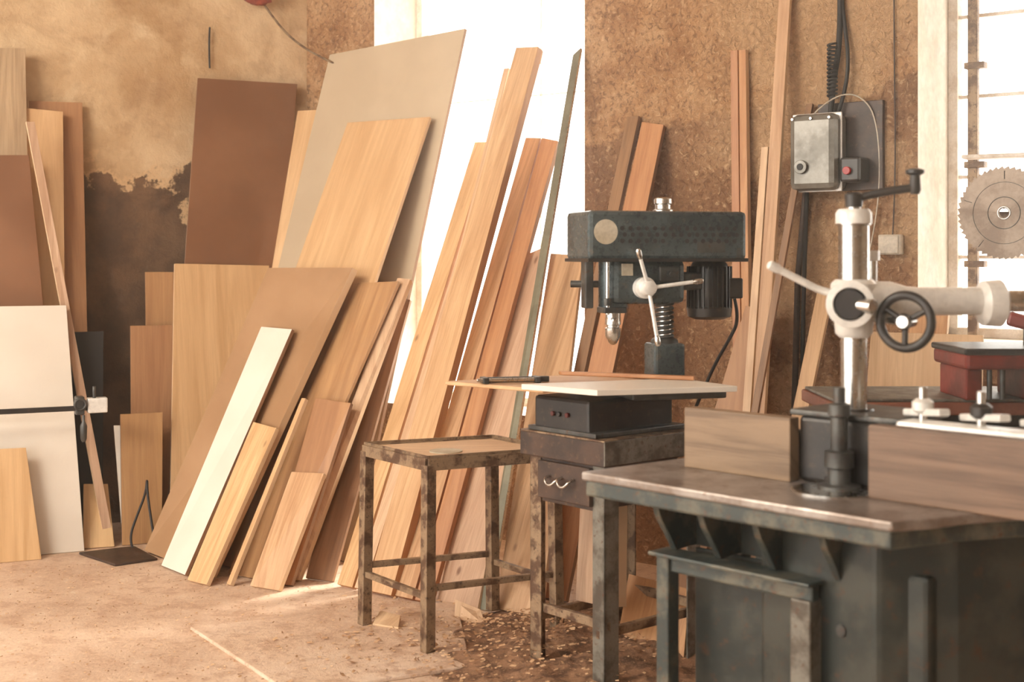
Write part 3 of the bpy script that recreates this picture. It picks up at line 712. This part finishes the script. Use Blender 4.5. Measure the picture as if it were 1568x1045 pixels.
# clamp body, socket opening toward the viewer
rev('socket', (-.005, .03, 1.283), (-.22, -1, 0), [(0, .052), (.09, .052), (.095, .056), (.11, .056), (.112, .040), (.09, .038)], 'silverp', pf)
cyl('socket_bore', (-.02, -.05, 1.283), (-.03, -.078, 1.283), .036, 'cable', pf)
cyl('socket_pin', (-.02, -.05, 1.283), (.02, -.10, 1.278), .018, 'steel', pf)
tube('clamp_lever', [(-.05, -.03, 1.305), (-.09, -.03, 1.315), (-.13, -.035, 1.335), (-.19, -.04, 1.365)], .009, 'silverp', pf)
rev('lever_tip', (-.185, -.04, 1.362), (-.85, -.05, .45), [(0, .009), (.01, .012), (.03, .011), (.034, .006)], 'silverp', pf)
# horizontal arm
rev('arm_sleeve', (.03, 0, 1.287), (1, .08, 0), [(0, .05), (.06, .048), (.10, .036), (.13, .034), (.30, .034)], 'silverp', pf)
rev('arm_tube', (.30, .02, 1.287), (1, .08, 0), [(0, .027), (.9, .027)], 'steel', pf)
rev('arm_end_clamp', (.31, .022, 1.282), (1, .08, 0), [(0, .040), (.01, .055), (.05, .058), (.06, .045)], 'silverp', pf)
# hand wheel
hw = Vector((.095, -.10, 1.243)); ax = Vector((-.62, -.78, 0))
ring('handwheel_rim', tuple(hw), tuple(ax), .062, .011, 'black', pf, 48)
rev('handwheel_hub', tuple(hw-ax*.04), tuple(ax), [(0, .014), (.03, .015), (.05, .02), (.06, .014)], 'steel', pf)
q = ax.to_track_quat('Z', 'Y')
for i in range(3):
    a = i*2*math.pi/3+.5; cyl('spoke_%d' % i, tuple(hw), tuple(hw+q@Vector((math.cos(a)*.06, math.sin(a)*.06, 0))), .007, 'black', pf)
cyl('handwheel_shaft', tuple(hw), (.05, 0, 1.25), .012, 'steel', pf)
# upright rod beside the arm
cyl('height_rod', (.06, .05, 1.28), (.06, .05, 1.40), .009, 'steel', pf)
cyl('rod_nut', (.06, .05, 1.385), (.06, .05, 1.41), .017, 'silverp', pf, seg=6)
rev('elbow', (.62, .06, 1.20), (0, 0, 1), [(0, .03), (.12, .03)], 'silverp', pf)

# ------------------------------------------------------------------ lighting
w = bpy.data.worlds.new('World'); scene.world = w; w.use_nodes = True
bg = w.node_tree.nodes['Background']; bg.inputs[0].default_value = (1.0, .945, .86, 1); bg.inputs[1].default_value = 5.2

def area(name, loc, tgt, size, size_y, power, col):
    d = bpy.data.lights.new(name, 'AREA'); d.shape = 'RECTANGLE'; d.size = size; d.size_y = size_y; d.energy = power; d.color = col
    o = bpy.data.objects.new(name, d); o.location = loc
    o.rotation_euler = (Vector(tgt)-Vector(loc)).to_track_quat('-Z', 'Y').to_euler(); link(o); return o
area('skylight_lamp', (-3.4, 2.6, 3.3), (-1.3, 5.7, .4), 1.5, 1.1, 205, (1, .89, .74))
area('foreground_fill', (-.6, .3, 3.35), (.7, 3.6, .9), 1.6, 1.0, 50, (1, .93, .83))  # unseen fill light added to brighten the foreground machine
sl = bpy.data.lights.new('sun', 'SUN'); sl.energy = 13; sl.angle = math.radians(18); sl.color = (1, .90, .75)
so = bpy.data.objects.new('sun', sl); so.location = (3, 9, 6); link(so)
so.rotation_euler = Vector((-.60, -.54, -.54)).to_track_quat('-Z', 'Y').to_euler()
# haze volume added to imitate window flare and lift the blacks
hz = NT('flare_haze'); hz.t.nodes.remove(hz.b)
vs_ = hz.n('ShaderNodeVolumeScatter'); vs_.inputs['Color'].default_value = (1, .90, .76, 1)
vs_.inputs['Density'].default_value = .022; vs_.inputs['Anisotropy'].default_value = .82
hz.l(vs_.outputs[0], hz.t.nodes['Material Output'].inputs['Volume'])
bm = bmesh.new(); add_box(bm, (-7.9, 7.9), (-1, 9.3), (-.05, H+.05)); finish('flare_haze', bm, hz.m, center=False)

# ------------------------------------------------------------------ camera
cam = bpy.data.cameras.new('camera'); co = bpy.data.objects.new('camera', cam); link(co)
co.location = (0, 0, 1.4); co.rotation_euler = (math.pi/2, 0, 0)
cam.sensor_width = 36; cam.lens = 46.9; cam.shift_y = -.0844
cam.dof.use_dof = True; cam.dof.focus_distance = 5.4; cam.dof.aperture_fstop = 3.2
scene.camera = co
scene.view_settings.view_transform = 'Standard'
